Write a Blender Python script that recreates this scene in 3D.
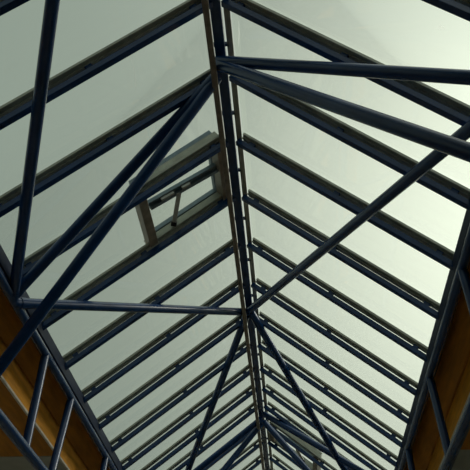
import bpy, bmesh, math, random
from mathutils import Vector, Matrix

for o in list(bpy.data.objects):
    bpy.data.objects.remove(o, do_unlink=True)
S = bpy.context.scene
COL = S.collection

# ------------------------------------------------------------------ camera
# metres, the camera's lens is the origin, +Y runs along the ridge, the floor is 1.6 m below
YAW, PITCH, ROLL, FPX = -0.075292, 0.597041, 0.010471, 821.5
fw = Vector((math.sin(YAW)*math.cos(PITCH), math.cos(YAW)*math.cos(PITCH), math.sin(PITCH)))
rt0 = Vector((math.cos(YAW), -math.sin(YAW), 0))
up0 = rt0.cross(fw)
rt = rt0*math.cos(ROLL) + up0*math.sin(ROLL)
up = -rt0*math.sin(ROLL) + up0*math.cos(ROLL)
cam = bpy.data.cameras.new('camera')
cam.sensor_width = 36
cam.lens = FPX/470*36
cam.clip_start = 0.05
cam_o = bpy.data.objects.new('camera', cam)
COL.objects.link(cam_o)
m = Matrix((rt, up, -fw)).transposed().to_4x4()
cam_o.matrix_world = m
S.camera = cam_o

# ------------------------------------------------------------------ sky, sun, exposure
S.view_settings.view_transform = 'Standard'
S.view_settings.look = 'None'
S.view_settings.gamma = 1
S.view_settings.use_curve_mapping = False
S.view_settings.exposure = 0.0

def pixel_dir(x, y):
    return (rt*((x-235)/FPX) - up*((y-235)/FPX) + fw).normalized()

SUN_DIR = pixel_dir(595, 245)          # the sun stands behind the haze to the right
SKY_BASE = (0.280, 0.335, 0.288)
SKY_GLOW = (1.10, 1.13, 0.93)
GLOW_TIGHT = 17.5
world = bpy.data.worlds.new('hazy_sky')
S.world = world
world.use_nodes = True
nt = world.node_tree
nt.nodes.clear()
N = nt.nodes.new
L = nt.links.new
tc = N('ShaderNodeTexCoord')
dot = N('ShaderNodeVectorMath'); dot.operation = 'DOT_PRODUCT'
dot.inputs[1].default_value = SUN_DIR
nrm = N('ShaderNodeVectorMath'); nrm.operation = 'NORMALIZE'
L(tc.outputs['Generated'], nrm.inputs[0]); L(nrm.outputs[0], dot.inputs[0])
sub = N('ShaderNodeMath'); sub.operation = 'SUBTRACT'; sub.inputs[1].default_value = 1
L(dot.outputs['Value'], sub.inputs[0])
mul = N('ShaderNodeMath'); mul.operation = 'MULTIPLY'; mul.inputs[1].default_value = GLOW_TIGHT
L(sub.outputs[0], mul.inputs[0])
ex = N('ShaderNodeMath'); ex.operation = 'EXPONENT'
L(mul.outputs[0], ex.inputs[0])
noi = N('ShaderNodeTexNoise'); noi.inputs['Scale'].default_value = 3; noi.inputs['Detail'].default_value = 4
L(nrm.outputs[0], noi.inputs['Vector'])
mr = N('ShaderNodeMapRange'); mr.inputs['To Min'].default_value = 0.93; mr.inputs['To Max'].default_value = 1.07
L(noi.outputs['Fac'], mr.inputs['Value'])
glow = N('ShaderNodeVectorMath'); glow.operation = 'SCALE'; glow.inputs[0].default_value = SKY_GLOW
L(ex.outputs[0], glow.inputs['Scale'])
base = N('ShaderNodeVectorMath'); base.operation = 'SCALE'; base.inputs[0].default_value = SKY_BASE
L(mr.outputs[0], base.inputs['Scale'])
add = N('ShaderNodeVectorMath'); add.operation = 'ADD'
L(glow.outputs[0], add.inputs[0]); L(base.outputs[0], add.inputs[1])
# added bright sky lobe, centred out of view, to lift the interior light
dot2 = N('ShaderNodeVectorMath'); dot2.operation = 'DOT_PRODUCT'
dot2.inputs[1].default_value = Vector((0.45, -0.15, 0.88)).normalized()
L(nrm.outputs[0], dot2.inputs[0])
e2a = N('ShaderNodeMath'); e2a.operation = 'MULTIPLY_ADD'; e2a.inputs[1].default_value = 10.0; e2a.inputs[2].default_value = -10.0
L(dot2.outputs['Value'], e2a.inputs[0])
e2 = N('ShaderNodeMath'); e2.operation = 'EXPONENT'; L(e2a.outputs[0], e2.inputs[0])
high = N('ShaderNodeVectorMath'); high.operation = 'SCALE'; high.inputs[0].default_value = (1.9, 1.95, 1.85)
L(e2.outputs[0], high.inputs['Scale'])
add2 = N('ShaderNodeVectorMath'); add2.operation = 'ADD'
L(add.outputs[0], add2.inputs[0]); L(high.outputs[0], add2.inputs[1])
sep = N('ShaderNodeSeparateXYZ'); L(nrm.outputs[0], sep.inputs[0])
hz = N('ShaderNodeMapRange'); hz.inputs['From Min'].default_value = -0.05; hz.inputs['From Max'].default_value = 0.03
L(sep.outputs['Z'], hz.inputs['Value'])
mix = N('ShaderNodeMix'); mix.data_type = 'RGBA'
mix.inputs['A'].default_value = (0.10, 0.10, 0.09, 1)
L(hz.outputs[0], mix.inputs['Factor']); L(add2.outputs[0], mix.inputs['B'])
bg = N('ShaderNodeBackground'); L(mix.outputs['Result'], bg.inputs['Color'])
out = N('ShaderNodeOutputWorld'); L(bg.outputs[0], out.inputs['Surface'])

sun = bpy.data.lights.new('sun', 'SUN')
sun.energy = 0.9
sun.angle = math.radians(16)
sun.color = (1.0, 0.96, 0.86)
sun_o = bpy.data.objects.new('sun', sun)
COL.objects.link(sun_o)
SUN_LAMP = Vector((0.75, 0.42, 0.44)).normalized()
sun_o.rotation_euler = SUN_LAMP.to_track_quat('Z', 'Y').to_euler()
sun_o.location = (8, 8, 14)

# ------------------------------------------------------------------ materials
def new_mat(name):
    mt = bpy.data.materials.new(name)
    mt.use_nodes = True
    t = mt.node_tree
    return mt, t, t.nodes['Principled BSDF']

def paint(name, col, rough=0.4, metal=0.0, var=0.25, scale=6.0, spec=0.5, bump=0.0):
    mt, t, b = new_mat(name)
    co = t.nodes.new('ShaderNodeTexCoord')
    n = t.nodes.new('ShaderNodeTexNoise')
    n.inputs['Scale'].default_value = scale
    n.inputs['Detail'].default_value = 5
    t.links.new(co.outputs['Object'], n.inputs['Vector'])
    cr = t.nodes.new('ShaderNodeValToRGB')
    cr.color_ramp.elements[0].position = 0.3
    cr.color_ramp.elements[1].position = 0.7
    cr.color_ramp.elements[0].color = (*[c*(1-var) for c in col], 1)
    cr.color_ramp.elements[1].color = (*[min(1, c*(1+var)) for c in col], 1)
    t.links.new(n.outputs['Fac'], cr.inputs['Fac'])
    t.links.new(cr.outputs['Color'], b.inputs['Base Color'])
    b.inputs['Roughness'].default_value = rough
    b.inputs['Metallic'].default_value = metal
    b.inputs['Specular IOR Level'].default_value = spec
    if bump:
        bp = t.nodes.new('ShaderNodeBump')
        bp.inputs['Strength'].default_value = bump
        bp.inputs['Distance'].default_value = 0.01
        t.links.new(n.outputs['Fac'], bp.inputs['Height'])
        t.links.new(bp.outputs['Normal'], b.inputs['Normal'])
    return mt

BLUE = paint('navy_steel_paint', (0.006, 0.038, 0.125), 0.26, 0.0, 0.18, 4.0, 0.4)
DARKNAVY = paint('dark_navy_primer', (0.006, 0.016, 0.045), 0.65, 0.0, 0.2, 5.0, 0.2)
OLIVE = paint('weathered_aluminium', (0.36, 0.385, 0.32), 0.5, 0.1, 0.2, 7.0)
BRONZE = paint('brown_conduit_paint', (0.21, 0.18, 0.135), 0.4, 0.1, 0.3, 9.0)
GREYBLUE = paint('grey_blue_anodised', (0.17, 0.23, 0.27), 0.35, 0.4, 0.15, 9.0)
STEEL = paint('pale_galvanised_steel', (0.42, 0.43, 0.40), 0.4, 0.5, 0.15, 12.0)
BLACK = paint('black_rubber', (0.012, 0.012, 0.014), 0.5, 0.0, 0.1, 8.0)
TRIM = paint('off_white_trim_paint', (0.62, 0.57, 0.46), 0.5, 0.0, 0.15, 10.0)
GREYPAN = paint('grey_green_soffit_board', (0.36, 0.36, 0.30), 0.7, 0.0, 0.1, 4.0)
FLOORM = paint('pale_floor_tile', (0.50, 0.48, 0.43), 0.4, 0.0, 0.1, 2.0)
WALLM = paint('cream_wall_plaster', (0.52, 0.48, 0.41), 0.8, 0.0, 0.06, 3.0)

def timber(name, col):
    mt, t, b = new_mat(name)
    co = t.nodes.new('ShaderNodeTexCoord')
    mp = t.nodes.new('ShaderNodeMapping')
    mp.inputs['Scale'].default_value = (7, 0.9, 7)
    t.links.new(co.outputs['Object'], mp.inputs['Vector'])
    n = t.nodes.new('ShaderNodeTexNoise')
    n.inputs['Scale'].default_value = 2.2
    n.inputs['Detail'].default_value = 6
    t.links.new(mp.outputs[0], n.inputs['Vector'])
    cr = t.nodes.new('ShaderNodeValToRGB')
    cr.color_ramp.elements[0].position = 0.3
    cr.color_ramp.elements[1].position = 0.72
    cr.color_ramp.elements[0].color = (*[c*0.72 for c in col], 1)
    cr.color_ramp.elements[1].color = (*[c*1.15 for c in col], 1)
    t.links.new(n.outputs['Fac'], cr.inputs['Fac'])
    t.links.new(cr.outputs['Color'], b.inputs['Base Color'])
    b.inputs['Roughness'].default_value = 0.6
    b.inputs['Specular IOR Level'].default_value = 0.15
    return mt

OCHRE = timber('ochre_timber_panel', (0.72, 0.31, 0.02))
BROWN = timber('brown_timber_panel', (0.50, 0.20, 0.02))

def glass(name, tint, dirt=0.06):
    mt = bpy.data.materials.new(name)
    mt.use_nodes = True
    t = mt.node_tree
    t.nodes.clear()
    A = t.nodes.new
    o = A('ShaderNodeOutputMaterial')
    tr = A('ShaderNodeBsdfTransparent'); tr.inputs['Color'].default_value = (*tint, 1)
    gl = A('ShaderNodeBsdfGlossy'); gl.inputs['Roughness'].default_value = 0.05
    fr = A('ShaderNodeFresnel'); fr.inputs['IOR'].default_value = 1.3
    fm = A('ShaderNodeMath'); fm.operation = 'MULTIPLY'; fm.inputs[1].default_value = 0.2
    t.links.new(fr.outputs[0], fm.inputs[0])
    m1 = A('ShaderNodeMixShader')
    t.links.new(fm.outputs[0], m1.inputs['Fac'])
    t.links.new(tr.outputs[0], m1.inputs[1]); t.links.new(gl.outputs[0], m1.inputs[2])
    # thin film of dust with washed streaks running down the slope
    co = A('ShaderNodeTexCoord')
    mp = A('ShaderNodeMapping'); mp.inputs['Scale'].default_value = (1.2, 6.0, 1.2)
    mp.inputs['Rotation'].default_value = (0, 0, 0.25)
    t.links.new(co.outputs['Object'], mp.inputs['Vector'])
    n = A('ShaderNodeTexNoise'); n.inputs['Scale'].default_value = 1.6; n.inputs['Detail'].default_value = 6
    t.links.new(mp.outputs[0], n.inputs['Vector'])
    mr = A('ShaderNodeMapRange')
    mr.inputs['From Min'].default_value = 0.45; mr.inputs['From Max'].default_value = 0.85
    mr.inputs['To Min'].default_value = dirt*0.3; mr.inputs['To Max'].default_value = dirt*2.4
    t.links.new(n.outputs['Fac'], mr.inputs['Value'])
    du = A('ShaderNodeBsdfTranslucent'); du.inputs['Color'].default_value = (0.75, 0.76, 0.70, 1)
    m2 = A('ShaderNodeMixShader')
    t.links.new(mr.outputs[0], m2.inputs['Fac'])
    t.links.new(m1.outputs[0], m2.inputs[1]); t.links.new(du.outputs[0], m2.inputs[2])
    t.links.new(m2.outputs[0], o.inputs['Surface'])
    return mt

GLASS = glass('greenish_roof_glass', (0.97, 0.98, 0.965), 0.008)
SASHGLASS = glass('greenish_vent_glass', (0.95, 0.965, 0.94), 0.02)

# ------------------------------------------------------------------ helpers
def obj(name, bm, mat, parent=None, smooth=False):
    bmesh.ops.recalc_face_normals(bm, faces=bm.faces)
    me = bpy.data.meshes.new(name)
    bm.to_mesh(me)
    bm.free()
    me.materials.append(mat)
    if smooth:
        for p in me.polygons:
            p.use_smooth = True
        me.set_sharp_from_angle(angle=math.radians(40))
    o = bpy.data.objects.new(name, me)
    COL.objects.link(o)
    if parent:
        o.parent = parent
    return o

def tag(o, label, cat, group=None):
    o['label'] = label
    o['category'] = cat
    if group:
        o['group'] = group
    return o

def thing(name, label, cat, loc=(0, 0, 0), group=None):
    o = bpy.data.objects.new(name, None)
    COL.objects.link(o)
    o.location = loc
    o.empty_display_size = 0.1
    return tag(o, label, cat, group)

def struct(name, bm, mat):
    o = obj(name, bm, mat)
    o['kind'] = 'structure'
    return o

def hexa(bm, pts):
    """eight corners: 0-3 one end loop, 4-7 the other"""
    v = [bm.verts.new(p) for p in pts]
    for f in ((3, 2, 1, 0), (4, 5, 6, 7), (0, 1, 5, 4), (1, 2, 6, 5), (2, 3, 7, 6), (3, 0, 4, 7)):
        bm.faces.new([v[i] for i in f])
    return bm

def box(bm, x0, x1, y0, y1, z0, z1):
    return hexa(bm, [(x0, y0, z0), (x1, y0, z0), (x1, y1, z0), (x0, y1, z0),
                     (x0, y0, z1), (x1, y0, z1), (x1, y1, z1), (x0, y1, z1)])

def bevel(bm, w=0.004, seg=2):
    bmesh.ops.bevel(bm, geom=list(bm.edges), offset=w, segments=seg, affect='EDGES', profile=0.5)
    return bm

def tube(bm, a, b, r, seg=20, caps=True):
    a, b = Vector(a), Vector(b)
    d = (b-a).normalized()
    ref = Vector((0, 0, 1)) if abs(d.z) < 0.9 else Vector((0, 1, 0))
    u = d.cross(ref).normalized()
    w = d.cross(u)
    lo, hi = [], []
    for i in range(seg):
        t = 2*math.pi*i/seg
        k = (u*math.cos(t) + w*math.sin(t))*r
        lo.append(bm.verts.new(a+k)); hi.append(bm.verts.new(b+k))
    for i in range(seg):
        j = (i+1) % seg
        bm.faces.new((lo[i], lo[j], hi[j], hi[i]))
    if caps:
        bm.faces.new(lo[::-1]); bm.faces.new(hi)
    return bm

def extrude_profile(bm, prof, y0, y1):
    """closed polygon of (x, z) swept along Y"""
    a = [bm.verts.new((x, y0, z)) for x, z in prof]
    b = [bm.verts.new((x, y1, z)) for x, z in prof]
    n = len(prof)
    for i in range(n):
        j = (i+1) % n
        bm.faces.new((a[i], a[j], b[j], b[i]))
    bm.faces.new(a[::-1]); bm.faces.new(b)
    return bm

# ------------------------------------------------------------------ roof geometry
XR, H, TS, W = -0.5649, 6.0288, 0.8011, 2.188
TH = math.atan(TS)
SN, CS = math.sin(TH), math.cos(TH)
def SP(s, a, y, n):
    """s side (-1 left, 1 right), a horizontal distance from the ridge, n height off the rafters' underside"""
    return Vector((XR + s*(a + n*SN), y, H - TS*a + n*CS))

def slab(bm, s, a0, a1, y0, y1, n0, n1):
    return hexa(bm, [SP(s, a0, y0, n0), SP(s, a1, y0, n0), SP(s, a1, y1, n0), SP(s, a0, y1, n0),
                     SP(s, a0, y0, n1), SP(s, a1, y0, n1), SP(s, a1, y1, n1), SP(s, a0, y1, n1)])

STATIONS = [4.03, 5.048, 6.005, 7.012, 8.047, 9.100, 10.136, 11.120, 12.06, 12.95, 13.80,
            14.60, 15.55, 16.52, 17.48]
Y0, Y1 = 3.05, 18.9
BW, BH, GAP, GW, GH = 0.068, 0.062, 0.047, 0.124, 0.026
TOP = BH + GAP + GH                       # glass sits on the glazing bars

# ------------------------------------------------------------------ structure
FLOOR = -1.6
FX = 2.55                                  # fascia distance from the ridge line
SOF = 3.695
struct('floor', box(bmesh.new(), XR-5.2, XR+5.2, -4.2, 19.2, FLOOR-0.2, FLOOR), FLOORM)
for s, nm in ((-1, 'left'), (1, 'right')):
    X = lambda a: XR + s*a
    # cove under the eave (leans inwards), then the upright fascia
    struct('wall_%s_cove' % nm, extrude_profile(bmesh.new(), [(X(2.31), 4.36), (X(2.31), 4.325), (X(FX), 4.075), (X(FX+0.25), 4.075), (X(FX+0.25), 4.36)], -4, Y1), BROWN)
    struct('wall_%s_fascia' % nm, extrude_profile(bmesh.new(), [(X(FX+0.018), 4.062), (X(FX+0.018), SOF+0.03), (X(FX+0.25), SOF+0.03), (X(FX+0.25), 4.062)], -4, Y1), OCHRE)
    struct('trim_%d' % (1 if s < 0 else 2), bevel(extrude_profile(bmesh.new(), [(X(FX), SOF+0.028), (X(FX), SOF-0.006), (X(FX+0.03), SOF-0.006), (X(FX+0.03), SOF+0.028)], -4, Y1), 0.004, 1), TRIM)
    a = X(FX+0.031); b = X(5.0)
    x0, x1 = min(a, b), max(a, b)
    struct('ceiling_soffit_%s_near' % nm, box(bmesh.new(), x0, x1, -4, 10.5, SOF, SOF+0.15), BROWN)
    struct('ceiling_soffit_%s_far' % nm, box(bmesh.new(), x0, x1, 10.515, Y1, SOF, SOF+0.15), GREYPAN)
    a, b = X(5.0), X(5.2)
    struct('wall_%s' % nm, box(bmesh.new(), min(a, b), max(a, b), -4, Y1, FLOOR, SOF+0.15), WALLM)
for nm, y in (('near', -4.2), ('far', Y1)):
    bm = bmesh.new()
    extrude_profile(bm, [(XR-5.2, FLOOR), (XR+5.2, FLOOR), (XR+5.2, 4.36), (XR+2.5, 4.36), (XR, 6.35), (XR-2.5, 4.36), (XR-5.2, 4.36)], y, y+0.2)
    struct('wall_%s' % nm, bm, WALLM)
bm = bmesh.new()
for s in (-1, 1):
    slab(bm, s, 0.0, 2.5, -4.0, Y0-0.02, TOP, TOP+0.08)
struct('ceiling', bm, WALLM)               # plain boarded slope where the glazing stops, above the viewer

# ------------------------------------------------------------------ ridge beam
RX = XR - 0.022
ridge = thing('ridge_beam', 'long navy steel ridge beam running down the middle of the glass roof', 'beam', (RX, Y0, H-0.02))
def rel(o, root):
    """mesh was built in world coordinates: keep it there under its root"""
    o.parent = root
    o.matrix_parent_inverse = Matrix.Translation(-root.location)
    return o
rel(obj('beam', bevel(box(bmesh.new(), RX-0.052, RX+0.05, 0.4, Y1-0.01, H-0.03, H+0.075), 0.006, 2), BLUE), ridge)
for s in (-1, 1):
    c = RX + s*0.098
    rel(obj('glazing_bar', bevel(box(bmesh.new(), c-0.030, c+0.030, Y0, Y1-0.01, H+0.035, H+0.08), 0.003, 1), OLIVE), ridge)
y = 3.6
while y < 18.4:
    for s in (-1, 1):
        a, b = RX + s*0.046, RX + s*0.084
        rel(obj('spacer', box(bmesh.new(), min(a, b), max(a, b), y, y+0.035, H+0.035, H+0.065), BLUE), ridge)
    y += 0.985

# ------------------------------------------------------------------ rafters
ORD = ['first', 'second', 'third', 'fourth', 'fifth', 'sixth', 'seventh', 'eighth', 'ninth', 'tenth', 'eleventh',
       'twelfth', 'thirteenth', 'fourteenth', 'fifteenth']
def make_rafter(s):
    root = thing('roof_rafter', '', 'rafter', SP(s, 0, 0, 0))
    inv = Matrix.Translation(-root.location)
    def put(o):
        o.parent = root
        o.data.transform(inv)
    put(obj('beam', bevel(slab(bmesh.new(), s, 0.035, 2.20, -BW+0.012, 0.012, 0, BH), 0.005, 2), BLUE))
    bm = slab(bmesh.new(), s, 0.05, 2.24, -BW/2-GW/2, -BW/2+GW/2, BH+GAP, BH+GAP+GH)
    slab(bm, s, 0.05, 2.24, -BW/2-0.016, -BW/2+0.016, BH+GAP-0.014, BH+GAP)
    put(obj('glazing_bar', bm, OLIVE))
    for a in (0.17, 1.06, 2.03):
        put(obj('spacer', bevel(slab(bmesh.new(), s, a-0.028, a+0.028, -BW/2-0.02, -BW/2+0.02, BH-0.002, BH+GAP-0.012), 0.003, 1), BLUE))
    return root
def dup(root, dy):
    r = root.copy(); COL.objects.link(r)
    r.location.y = dy
    for ch in root.children:
        c = ch.copy(); COL.objects.link(c); c.parent = r
        for g in ch.children:
            d = g.copy(); COL.objects.link(d); d.parent = c
    return r
def rafter_label(s, i):
    side = 'left' if s < 0 else 'right'
    if s < 0 and i == 3: return 'navy rafter along the upper edge of the roof vent on the left slope'
    if s < 0 and i == 4: return 'navy rafter along the lower edge of the roof vent on the left slope'
    if s < 0 and i > 4: return 'navy steel rafter of the left slope, %s below the roof vent' % ORD[i-5]
    if s < 0: return 'navy steel rafter of the left slope, %s above the roof vent' % ORD[2-i]
    return 'navy steel rafter of the right slope, %s counted from the top edge of the photo' % ORD[i]
for s in (-1, 1):
    proto = make_rafter(s)
    for i, y in enumerate(STATIONS):
        r = proto if i == 0 else dup(proto, y)
        r.location.y = y
        r['label'] = rafter_label(s, i)
        r['group'] = 'rafters of the %s roof slope' % ('left' if s < 0 else 'right')

# ------------------------------------------------------------------ glass panes
edges = [Y0] + [y-BW/2 for y in STATIONS] + [Y1-0.02]
VENT = {-1: 3, 1: 12}                      # bay after this station holds an opening vent
VA = 0.95                                  # its length down the slope (horizontal)
def pane_label(s, k):
    side = 'left' if s < 0 else 'right'
    v = VENT[s]+1
    if k == v: return 'greenish glass pane of the %s slope filling the bay below the vent' % side
    if s < 0:
        return ('greenish glass pane of the left slope, %s bay further along than the vent' % ORD[k-v-1]) if k > v else \
               ('greenish glass pane of the left slope, %s bay above the vent' % ORD[v-k-1])
    return 'greenish glass pane of the right slope, %s bay from the top of the photo' % ORD[k] if k < 15 else \
           'greenish glass pane of the right slope, last bay before the far end'
pane_of = {}
for s in (-1, 1):
    for k in range(len(edges)-1):
        y0, y1 = edges[k]+0.006, edges[k+1]-0.006
        a0 = (VA+0.02) if k == VENT[s]+1 else 0.03
        bm = slab(bmesh.new(), s, a0, 2.26, y0, y1, TOP+0.001, TOP+0.013)
        o = obj('glass_pane', bm, GLASS)
        pane_of[(s, k)] = o
        tag(o, pane_label(s, k), 'glass pane', 'glass panes of the %s roof slope' % ('left' if s < 0 else 'right'))

# pale scratches and smears on single panes: thin films on the underside of the glass
def on_glass(px, py, s, n):
    d = rt*((px-235)/FPX) - up*((py-235)/FPX) + fw
    # plane through SP(s, 0, *, n): Z + TS*s*(X-XR) = H + n*(CS + TS*SN)
    return d*((H + n*(CS+TS*SN) + TS*s*XR)/(d.z + TS*s*d.x))
SMEARM = paint('pale_dried_dirt', (0.9, 0.9, 0.86), 0.9, 0.0, 0.1, 30.0)
t_ = SMEARM.node_tree
tl = t_.nodes.new('ShaderNodeBsdfTranslucent'); tl.inputs['Color'].default_value = (0.9, 0.9, 0.86, 1)
tp = t_.nodes.new('ShaderNodeBsdfTransparent')
mx = t_.nodes.new('ShaderNodeMixShader'); mx.inputs['Fac'].default_value = 0.35
t_.links.new(tp.outputs[0], mx.inputs[1]); t_.links.new(tl.outputs[0], mx.inputs[2])
t_.links.new(mx.outputs[0], [n for n in t_.nodes if n.type == 'OUTPUT_MATERIAL'][0].inputs['Surface'])
for s, nm, pts, w in ((-1, 'scratch', [(131.5, 56), (134, 70), (135.5, 80), (136, 92)], 0.006),
                      (1, 'scratch', [(239, 20), (239.2, 34), (238.6, 46)], 0.007),
                      (1, 'scratch', [(305, 100), (311, 104), (318, 111)], 0.006),
                      (1, 'scratch', [(267, 305), (272, 311), (276, 318)], 0.008),
                      (1, 'smear', [(438.5, 28), (442, 27), (445, 29)], 0.022)):
    P = [on_glass(x, y, s, TOP-0.002) for x, y in pts]
    bm = bmesh.new()
    rows = []
    for i, p in enumerate(P):
        d = (P[min(i+1, len(P)-1)] - P[max(i-1, 0)]).normalized()
        nv = Vector((s*SN, 0, CS))
        wd = w*(0.35 if i in (0, len(P)-1) else 1.0)
        q = d.cross(nv).normalized()*wd
        rows.append([bm.verts.new(p-q), bm.verts.new(p+q)])
    for a, b in zip(rows, rows[1:]):
        bm.faces.new((a[0], a[1], b[1], b[0]))
    k = sum(1 for e in edges[1:-1] if e < P[0].y)
    o = obj(nm, bm, SMEARM, pane_of[(s, k)])
    o['label'] = 'pale %s on the glass' % nm

# ------------------------------------------------------------------ opening vents
def make_vent(s, k, label, ang, arm_a):
    y0, y1 = STATIONS[k]-BW/2, STATIONS[k+1]-BW/2
    root = thing('roof_vent', label, 'vent', SP(s, 0.5, y0, TOP), 'opening roof vents')
    A0, A1 = 0.09, VA
    n0, n1 = BH+GAP-0.02, TOP+0.075
    # curb: two long rails on the rafters, a head rail by the ridge, a sill rail down the slope
    for ya, yb in ((y0-0.055, y0+0.035), (y1-0.035, y1+0.055)):
        bm = slab(bmesh.new(), s, A0-0.02, A1+0.03, ya, yb, n0+0.037, n1)
        slab(bm, s, A0-0.02, A1+0.03, ya+0.03, yb-0.03, n1, n1+0.02)
        rel(obj('curb_rail', bm, OLIVE), root)
    rel(obj('head_rail', bevel(slab(bmesh.new(), s, A0-0.03, A0+0.045, y0+0.035, y1-0.035, n0-0.02, n1), 0.005, 1), BRONZE), root)
    rel(obj('sill_rail', bevel(slab(bmesh.new(), s, A1-0.055, A1+0.03, y0+0.035, y1-0.035, n0-0.02, n1), 0.005, 1), BRONZE), root)
    # sash hinged on the near rail and pushed up at its far edge
    D = (y1-y0)
    ca, sa = math.cos(ang), math.sin(ang)
    nb = n1 + 0.022
    def Q(a, d, n):
        return SP(s, a, y0 - 0.03 + d*ca - n*sa, nb + d*sa + n*ca)
    def qbox(bm, a0, a1, d0, d1, m0, m1):
        return hexa(bm, [Q(a0, d0, m0), Q(a1, d0, m0), Q(a1, d1, m0), Q(a0, d1, m0),
                         Q(a0, d0, m1), Q(a1, d0, m1), Q(a1, d1, m1), Q(a0, d1, m1)])
    bm = bmesh.new()
    qbox(bm, A0, A1, D+0.0, D+0.05, 0, 0.055)
    qbox(bm, A0, A1, 0, 0.05, 0, 0.05)
    qbox(bm, A0, A0+0.05, 0.05, D-0.015, 0, 0.05)
    qbox(bm, A1-0.05, A1, 0.05, D-0.015, 0, 0.05)
    sash = rel(obj('sash_frame', bm, GREYBLUE), root)
    g = obj('sash_glass', qbox(bmesh.new(), A0+0.045, A1-0.045, 0.045, D-0.01, 0.02, 0.032), SASHGLASS)
    g.parent = sash
    # opener: a grey-blue rail from head to sill with a pale strut down to the lower curb rail
    ym = y0 + 0.47*D
    r0, r1 = (ym-0.03, 0.11), (ym-0.085, 0.135)
    def R(t, dy, dn):
        return SP(s, A0+0.04 + t*(A1-0.13-A0), r0[0]+(r1[0]-r0[0])*t+dy, r0[1]+(r1[1]-r0[1])*t+dn)
    def rbox(bm, t0, t1, ya, yb, na, nb_):
        return hexa(bm, [R(t0, ya, na), R(t1, ya, na), R(t1, yb, na), R(t0, yb, na),
                         R(t0, ya, nb_), R(t1, ya, nb_), R(t1, yb, nb_), R(t0, yb, nb_)])
    bm = rbox(bmesh.new(), 0, 1, -0.045, 0.0, 0.03, 0.075)
    rbox(bm, 0, 1, 0.012, 0.06, 0.0, 0.045)
    rbox(bm, 0, 1, -0.02, 0.04, 0.045, 0.06)
    rail = rel(obj('opener_rail', bm, GREYBLUE), root)
    for ta, tb in ((0.42, 0.54), (0.66, 0.84)):
        o = obj('rail_bracket', rbox(bmesh.new(), ta, tb, -0.03, 0.0, -0.006, 0.03), STEEL); o.parent = rail
    shoe = SP(s, arm_a, y1-0.10, 0.13)
    headp = R(0.60, 0.02, -0.01)
    d = (headp-shoe).normalized()
    sd = d.cross(Vector((0, 0, 1))).normalized()
    th = sd.cross(d)
    def bar(p, q, w, t):
        return hexa(bmesh.new(), [p-sd*w-th*t, p+sd*w-th*t, p+sd*w+th*t, p-sd*w+th*t,
                                  q-sd*w-th*t, q+sd*w-th*t, q+sd*w+th*t, q-sd*w+th*t])
    arm = rel(obj('opener_arm', bevel(bar(shoe, headp, 0.026, 0.012), 0.003, 1), STEEL), root)
    o = obj('end_cap', bevel(bar(shoe-d*0.03, shoe+d*0.035, 0.034, 0.02), 0.004, 1), BLACK); o.parent = arm
    return root
# children of sash / arm were built in world space: carry the root offset down
def fix_sub(root):
    for ch in root.children:
        for gch in ch.children:
            gch.matrix_parent_inverse = Matrix.Identity(4)
v1 = make_vent(-1, 3, 'grey framed roof vent with opener rail and pale strut on the left slope', 0.0, 0.68)
v2 = make_vent(1, 12, 'grey framed roof vent tilted open low on the right slope, behind crossing braces', math.radians(24), 0.68)
fix_sub(v1); fix_sub(v2)

# ------------------------------------------------------------------ conduit along the ridge
def ray_at_z(x, y, z):
    d = rt*((x-235)/FPX) - up*((y-235)/FPX) + fw
    return d*(z/d.z)
CZ = H - 0.20
cx = ray_at_z(204.8, 0, CZ).x
con = thing('cable_conduit', 'thin brown cable conduit hung along the left side of the ridge beam', 'conduit', (cx, Y0, CZ))
rel(obj('channel', bevel(box(bmesh.new(), cx-0.029, cx+0.029, 3.2, Y1-0.01, CZ-0.022, CZ+0.022), 0.005, 2), BRONZE), con)
for y in STATIONS:
    rel(obj('hanger', box(bmesh.new(), cx-0.006, cx+0.006, y-0.035, y-0.015, CZ+0.02, H-TS*(XR-cx)+0.01), BRONZE), con)

# ------------------------------------------------------------------ eave beams and lattice trusses
TA, TZ = 2.21, 4.11                        # top chord
BA, BZ = 2.22, 2.95                        # bottom chord
WEBS = {-1: [(3.4, 3.3), (5.9, 5.75), (8.31, 8.16), (9.55, 9.17), (11.74, 11.4), (13.0, 12.75), (14.8, 14.6), (17.2, 17.0)],
        1: [(4.3, 4.15), (6.7, 6.4), (9.13, 8.67), (11.58, 11.2), (13.95, 13.8), (16.3, 16.1)]}
for s, side in ((-1, 'left'), (1, 'right')):
    X = lambda a: XR + s*a
    a, b = X(2.186), X(2.31)
    o = obj('eave_beam', bevel(box(bmesh.new(), min(a, b), max(a, b), Y0, Y1-0.01, H-TS*W-0.075, H-TS*W+0.085), 0.006, 2), DARKNAVY)
    tag(o, 'dark navy eave beam carrying the lower ends of the %s rafters' % side, 'beam', 'eave beams')
    t = thing('eave_truss', 'navy tubular lattice truss under the %s edge of the glass roof' % side, 'truss', (X(TA), Y0, BZ), 'eave trusses')
    rel(obj('top_chord', tube(bmesh.new(), (X(TA), -3.9, TZ), (X(TA), Y1-0.01, TZ), 0.05, 24), BLUE, None, True), t)
    rel(obj('bottom_chord', tube(bmesh.new(), (X(BA), -3.9, BZ), (X(BA), Y1-0.01, BZ), 0.056, 24), BLUE, None, True), t)
    for yt, yb in WEBS[s]:
        rel(obj('web_post', tube(bmesh.new(), (X(TA), yt, TZ-0.02), (X(BA), yb, BZ+0.02), 0.047, 20), BLUE, None, True), t)
    for y in STATIONS[::2]:
        rel(obj('bracket', box(bmesh.new(), X(2.25)-0.03, X(2.25)+0.03, y-0.05, y-0.02, TZ+0.03, H-TS*W-0.0755), BLUE), t)

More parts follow.
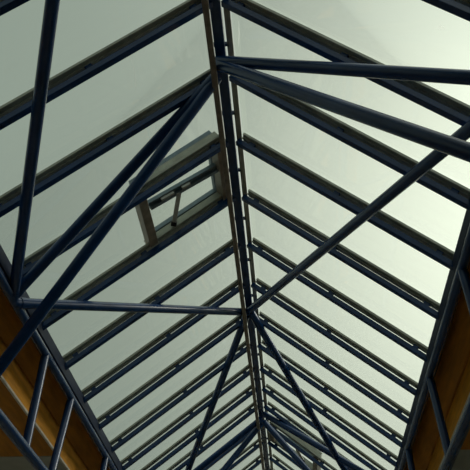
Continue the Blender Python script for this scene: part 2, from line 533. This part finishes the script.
# ------------------------------------------------------------------ tubular roof braces
def node(px, py, dz=-0.075):
    return ray_at_z(px, py, H+dz)
def chord_pt(s, y, low=False):
    return Vector((XR+s*(BA if low else TA), y, BZ if low else TZ))
def brace(p, q, r, label):
    p, q = Vector(p), Vector(q)
    d = (q-p).normalized()
    root = thing('roof_brace', label, 'brace', q, 'tubular roof braces')
    rel(obj('tube', tube(bmesh.new(), p, q, r, 24), BLUE, None, True), root)
    # flattened connection plate where the tube meets the ridge
    side = d.cross(Vector((0, 0, 1))).normalized()*r*0.9
    thick = side.cross(d).normalized()*0.008
    e0, e1 = p - d*0.03, p + d*0.14
    bm = hexa(bmesh.new(), [e0-side-thick, e0+side-thick, e0+side+thick, e0-side+thick,
                            e1-side-thick, e1+side-thick, e1+side+thick, e1-side+thick])
    rel(obj('end_plate', bm, BLUE), root)
    rel(obj('end_collar', tube(bmesh.new(), q-d*0.12, q-d*0.055, r+0.006, 24), BLUE, None, True), root)
RB = 0.056
brace((XR-0.03, 0.87, H-0.08), chord_pt(-1, 7.06), RB, 'navy tube brace dropping steeply from the top edge at the upper left')
brace(node(217, 75), chord_pt(-1, 7.02), RB, 'navy tube brace from upper ridge joint to top of left truss')
brace(node(217, 78, -0.09), chord_pt(-1, 6.72, True), RB, 'navy tube brace from upper ridge joint crossing in front of left truss')
brace(node(218, 61), chord_pt(1, 4.24), RB, 'nearly level navy tube brace from upper ridge joint to the right edge')
brace(node(218, 64, -0.10), chord_pt(1, 3.94, True), 0.062, 'thick navy tube brace sloping right from upper ridge joint')
brace(node(246, 312), chord_pt(-1, 7.13), RB, 'nearly level navy tube brace from middle ridge joint to left truss')
brace(node(250, 310), chord_pt(1, 4.34), RB, 'long navy tube brace rising from middle ridge joint to upper right')
brace(node(246, 316), chord_pt(-1, 17.18), RB, 'steep navy tube brace dropping left from middle ridge joint')
brace(node(251, 312), chord_pt(1, 16.26), RB, 'steep navy tube brace dropping right from middle ridge joint')
brace(node(261, 419), chord_pt(-1, 14.88), RB, 'upper of two navy tube braces left of the lowest ridge joint')
brace(node(261, 424, -0.09), chord_pt(-1, 14.68, True), RB, 'lower steeper of two navy tube braces left of the lowest ridge joint')
brace(node(264, 414), chord_pt(1, 13.62), RB, 'upper of two navy tube braces right of the lowest ridge joint')
brace(node(264, 422, -0.09), chord_pt(1, 14.14, True), RB, 'lower steeper of two navy tube braces right of the lowest ridge joint')
